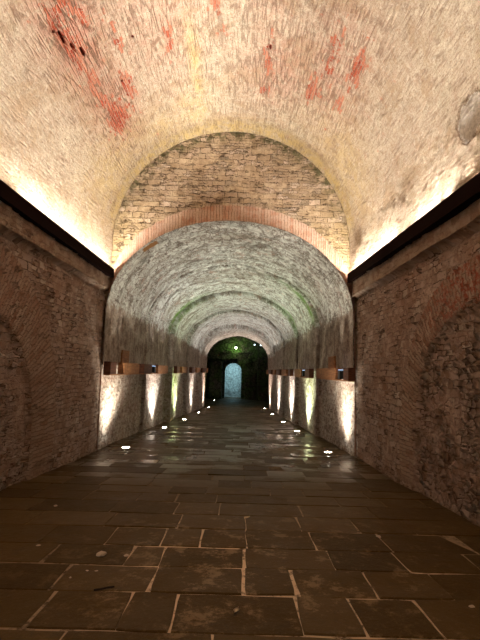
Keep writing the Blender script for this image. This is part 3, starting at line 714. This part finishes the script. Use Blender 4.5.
# ------------------------------------------------------------ dark chamber beyond the tunnel
ZF = fz(YB)
def rough_wall(name, P0, ux, uz, W, H, mat, holes=None, amp=.16, seed=0, step=.09):
    nu, nv = int(W/step), int(H/step); u = np.linspace(0, W, nu); v = np.linspace(0, H, nv); U, V = np.meshgrid(u, v, indexing='ij')
    n = np.cross(ux, uz); w = fbm(U*1.1, V*1.1, seed, 4)*amp
    P = np.array(P0)+U[..., None]*np.array(ux)+V[..., None]*np.array(uz)+w[..., None]*n
    return P, U, V
def make_far():
    z0 = ZF-.1
    # back wall with a round headed doorway cut in it: columns of quads around the opening
    dc, dw, dtop = -.61, .92, CAM+.86; dsp = dtop-dw
    N, M = 160, 40
    t = np.linspace(0, 1, N); k = .3
    ta = np.clip((t-k)/(1-2*k), 0, 1); th = PI*(1-ta)
    xi = dc+dw*np.cos(th); zi = dsp+dw*np.sin(th)
    low = np.where(t < k, 1-t/k, np.where(t > 1-k, (t-1+k)/k, 0)); zi = np.where(low > 0, dsp-(dsp-z0)*low, zi)
    xo = np.where(t < k, -6, np.where(t > 1-k, 6, -6+12*ta)); zt = 7.0; zo = np.where(low > 0, z0+(zt-z0)*(1-low), zt)
    f = np.linspace(0, 1, M)[None, :]
    X = xi[:, None]*(1-f)+xo[:, None]*f; Z = zi[:, None]*(1-f)+zo[:, None]*f
    Y = YB+fbm(X*1.1, Z*1.1, 61, 4)*.3*np.clip(f*6, 0, 1)
    struct(grid('wall_far', np.stack([X, Y, Z], -1), np.stack([X, Z], -1), M_cave, flip=True))
    # passage behind the doorway
    P = np.stack([np.stack([xi, np.full(N, YB+d), zi], -1) for d in np.linspace(0, 2.2, 14)], 0)
    struct(grid('wall_passage', P, np.stack([P[..., 1], P[..., 2]], -1), M_pale, flip=False))
    Pp, U, V = rough_wall('x', (dc-1.5, YB+2.2, z0), (1, 0, 0), (0, 0, 1), 3, 4.6, M_pale, amp=.25, seed=5)
    struct(grid('wall_passage_end', Pp, np.stack([U, V], -1), M_pale, flip=True))
    # darker masonry porch around the doorway
    for (nm, lo, hi) in [('wall_porch_left', (-3.2, YB-1.6, z0), (-1.85, YB+.1, CAM+1.0)), ('wall_porch_right', (.75, YB-1.2, z0), (1.9, YB+.1, CAM-.3))]:
        bm = bmesh.new(); add_box(bm, lo, hi, .03)
        bmesh.ops.subdivide_edges(bm, edges=bm.edges[:], cuts=12, use_grid_fill=True)
        for v in bm.verts: v.co += Vector((random.uniform(-.05, .05), random.uniform(-.05, .05), random.uniform(-.05, .05)))
        from_bm(nm, bm, M_cave, None, True)['kind'] = 'structure'
    bm = bmesh.new(); add_box(bm, (-3.2, YB-1.0, CAM+1.0), (-.2, YB+.1, CAM+1.35), .03)
    bmesh.ops.subdivide_edges(bm, edges=bm.edges[:], cuts=10, use_grid_fill=True)
    for v in bm.verts: v.co += Vector([random.uniform(-.04, .04) for _ in range(3)])
    from_bm('wall_porch_lintel', bm, M_cave, None, True)['kind'] = 'structure'
    # side walls, buttress, roof
    for nm, x, fl in (('wall_far_left', -5.9, False), ('wall_far_right', 5.9, True)):
        Pp, U, V = rough_wall(nm, (x, YT+.05, z0), (0, 1, 0), (0, 0, 1), YB-YT, 7.2-z0, M_cave, amp=.3, seed=9)
        struct(grid(nm, Pp, np.stack([U, V], -1), M_cave, flip=fl))
    bm = bmesh.new(); add_box(bm, (2.05, YB-3.2, z0), (3.1, YB-2.0, 6.9), .04)
    bmesh.ops.subdivide_edges(bm, edges=bm.edges[:], cuts=14, use_grid_fill=True)
    for v in bm.verts: v.co += Vector([random.uniform(-.04, .04) for _ in range(3)])
    from_bm('wall_far_buttress', bm, M_cave, None, True)['kind'] = 'structure'
    box('ceiling_far', (-6.1, YT-.1, 6.9), (6.1, YB+.4, 7.2), M_cave, bev=0)['kind'] = 'structure'
    # wall mass around the tunnel mouth, seen from the far side only
    sg = SEG[-1]; N = 80; t = np.linspace(0, 1, N); k = .2; ti = np.clip((t-k)/(1-2*k), 0, 1); xi, zi = prof(sg, YT, ti)
    low = np.where(t < k, 1-t/k, np.where(t > 1-k, (t-1+k)/k, 0)); zi = np.where(low > 0, zi-(zi-z0)*low, zi)
    xo = np.where(t < k, -6, np.where(t > 1-k, 6, -6+12*ti)); zo = np.where(low > 0, z0+(7-z0)*(1-low), 7)
    f = np.linspace(0, 1, 16)[None, :]; X = xi[:, None]*(1-f)+xo[:, None]*f; Z = zi[:, None]*(1-f)+zo[:, None]*f
    struct(grid('wall_tunnel_mouth', np.stack([X, np.full_like(X, YT), Z], -1), np.stack([X, Z], -1), M_cave))
make_far()

def lamp(x, y, z, col, e, label, glow, rad=.09):
    r = empty('wall_lamp', (x, y, z)); tag(r, label, 'lamp', 'small lamps in the far chamber')
    bm = bmesh.new(); add_box(bm, (-.12, .02, -.10), (.12, .42, .10), .02); from_bm('housing', bm, M_black, r)
    bm = bmesh.new(); bmesh.ops.create_uvsphere(bm, u_segments=16, v_segments=10, radius=rad)
    for v in bm.verts: v.co.y = min(v.co.y, 0)*.6+.02
    from_bm('lamp_glass', bm, mat_emit('lamp_glass_'+label[:5], col, glow), r, True)
    ld = D.lights.new('lamp_glow', 'POINT'); ld.energy = e; ld.color = col; ld.shadow_soft_size = .08
    lo = D.objects.new('lamp_glow', ld); lo.location = (x, y-.35, z); link(lo)
lamp(-.37, YB-.45, CAM+2.58, (.70, 1, .50), 45, 'bright green lamp high above the pale doorway', 14, .13)
lamp(1.72, YB-.45, CAM+2.98, (.75, .95, 1), 4, 'small pale lamp under the crown of the tunnel mouth, left of its twin', 3, .08)
lamp(2.25, YB-3.65, CAM+2.75, (.75, .95, 1), 6, 'small pale lamp on the stone buttress in the far chamber', 3, .07)
ld = D.lights.new('passage_light', 'AREA'); ld.shape = 'RECTANGLE'; ld.size = 1.2; ld.size_y = .5; ld.energy = 48; ld.color = (.50, .88, 1)
lo = D.objects.new('passage_light', ld); lo.location = (-.61, YB+.6, CAM+.55); lo.rotation_euler = Vector((0, .9, -1)).to_track_quat('-Z', 'Y').to_euler(); link(lo)
ld = D.lights.new('passage_ground_light', 'POINT'); ld.energy = 14; ld.color = (.45, .85, 1); ld.shadow_soft_size = .2
lo = D.objects.new('passage_ground_light', ld); lo.location = (-.61, YB+1.2, ZF+1.2); link(lo)

# hanging fern below the green lamp
def fern(x, y, z, label, n=16, L=.9):
    r = empty('hanging_fern', (x, y, z)); tag(r, label, 'plant', 'ferns on the far wall')
    t = NT('fern_green'); m = t.finish(t.mix(t.noise(t.obj(), 12, 3), (.07, .18, .03), (.16, .30, .06)), .6)
    bm = bmesh.new()
    for i in range(n):
        a = PI+PI*(i+.5)/n+random.uniform(-.1, .1); L_ = L*random.uniform(.6, 1); p = Vector((0, 0, 0)); d = Vector((math.cos(a)*.9, math.sin(a)*.6, random.uniform(.3, .9)))
        for s in range(9):
            q = p+d*(L_/9); side = d.cross(Vector((0, 0, 1))).normalized(); w = .13*L_*(1-s/9)+.01
            for sg in (-1, 1):
                v = [bm.verts.new(c) for c in (p, p+(q-p)*.55, p+(q-p)*.9+side*sg*w-Vector((0, 0, .03)))]; bm.faces.new(v)
            p = q; d = (d+Vector((0, 0, -.22))).normalized()*max(.5, d.length*.97)
    from_bm('fronds', bm, m, r)
    bm = bmesh.new(); add_cyl(bm, (0, .06, -.02), .05, .03, .14, 10); from_bm('root_clump', bm, M_woodd, r)
fern(-1.05, YB-.3, CAM+2.2, 'green fern on the far wall, left of the green lamp')
fern(.15, YB-.3, CAM+2.15, 'green fern on the far wall, right of the green lamp', 14, .8)

# ------------------------------------------------------------ litter on the floor
M_leaf = plain('dry_pale_leaf', (.90, .70, .50), .8, sc=30); M_chip = plain('pale_plaster_chip', (.50, .40, .32), .9, sc=25)
M_twig = plain('dark_twig', (.02, .013, .01), .8)
def leaf(x, y, rz, L, label):
    bm = bmesh.new(); n = 9
    rows = []
    for i in range(n):
        f = i/(n-1); w = L*.24*math.sin(PI*min(1, f*1.02+.02))**.8*(1.2-.4*f)
        yy = (f-.5)*L; zz = .012+.03*L*4*(f-.5)**2
        rows.append([bm.verts.new((-w, yy, zz+.012)), bm.verts.new((0, yy, zz)), bm.verts.new((w, yy, zz+.010))])
    for i in range(n-1):
        for j in range(2): bm.faces.new((rows[i][j], rows[i][j+1], rows[i+1][j+1], rows[i+1][j]))
    bmesh.ops.solidify(bm, geom=bm.faces[:], thickness=.0015)
    o = from_bm('dry_leaf', bm, M_leaf, None, True); o.location = (x, y, fz(y)+.002); o.rotation_euler = (0, 0, rz)
    s = empty('dry_leaf_base'); D.objects.remove(s)
    return tag(o, label, 'leaf', 'dry leaves on the paving')
def chip(x, y, s, label, name='plaster_chip', mat=None, flat=.5):
    bm = bmesh.new(); bmesh.ops.create_icosphere(bm, subdivisions=2, radius=1)
    for v in bm.verts:
        k = 1+random.uniform(-.16, .16); v.co = Vector((v.co.x*s*k, v.co.y*s*.75*k, max(-.3, v.co.z)*s*flat*k))
    o = from_bm(name, bm, mat or M_chip, None, False); o.location = (x, y, fz(y)+s*flat*.28); o.rotation_euler = (0, 0, random.uniform(0, 3))
    return tag(o, label, 'stone chip', 'chips of plaster on the paving')
leaf(.03, 3.39, R(-25), .075, 'curled pale leaf on the near centre paving slab')
leaf(.15, 5.70, R(-48), .10, 'small pale leaf on the centre paving, beyond the nearer leaf')
chip(-1.26, 4.41, .05, 'largest pale stone chip on the left part of the floor')
chip(-1.02, 4.41, .024, 'pale chip just right of the largest stone chip')
chip(-1.36, 3.90, .012, 'tiny pale speck of plaster, lower left of the largest chip')
chip(-1.27, 4.05, .015, 'tiny flake, left one of two below the largest chip', flat=.25)
chip(-1.19, 4.05, .015, 'tiny flake, right one of two below the largest chip', flat=.25)
chip(1.61, 5.15, .030, 'pale chip on a slab joint near the right wall')
chip(1.82, 3.57, .024, 'pale chip at the right, near the lower picture edge')
chip(-2.37, 6.06, .028, 'pale chip beside the foot of the left wall')
chip(-1.95, 4.62, .022, 'flat pale flake on the paving far left', flat=.25)
def twig():
    bm = bmesh.new(); pts = [(-.07, -.03), (-.02, -.012), (.02, .014), (.07, .03)]
    for (a, b_) in zip(pts, pts[1:]):
        d = Vector((b_[0]-a[0], b_[1]-a[1], 0)); m = Matrix.Translation(((a[0]+b_[0])/2, (a[1]+b_[1])/2, .007)) @ d.to_track_quat('Z', 'Y').to_matrix().to_4x4()
        add_cyl(bm, None, .008, .007, d.length*1.1, 8, m)
    o = from_bm('twig', bm, M_twig); o.location = (-1.02, 3.71, fz(3.71)); tag(o, 'short black twig on the left paving', 'twig')
twig()

# ------------------------------------------------------------ world, camera, view
w = D.worlds.new('world'); SC.world = w; w.use_nodes = True
w.node_tree.nodes['Background'].inputs[0].default_value = (.01, .012, .018, 1); w.node_tree.nodes['Background'].inputs[1].default_value = .05
cd = D.cameras.new('camera'); cd.sensor_fit = 'VERTICAL'; cd.sensor_height = 32; cd.lens = 22; cd.clip_end = 200; cd.clip_start = .05
cam = D.objects.new('camera', cd); link(cam)
p = math.atan(51/440); r_ = R(1.5)
fw = Vector((0, math.cos(p), math.sin(p))); up0 = Vector((0, -math.sin(p), math.cos(p))); rt0 = Vector((1, 0, 0))
rt = rt0*math.cos(r_)+up0*math.sin(r_); up = up0*math.cos(r_)-rt0*math.sin(r_)
cam.matrix_world = Matrix.Translation((0, 0, CAM)) @ Matrix((rt, up, -fw)).transposed().to_4x4()
SC.camera = cam
vs = SC.view_settings; vs.view_transform = 'Standard'; vs.look = 'None'; vs.exposure = .24; vs.gamma = 1; vs.use_curve_mapping = False
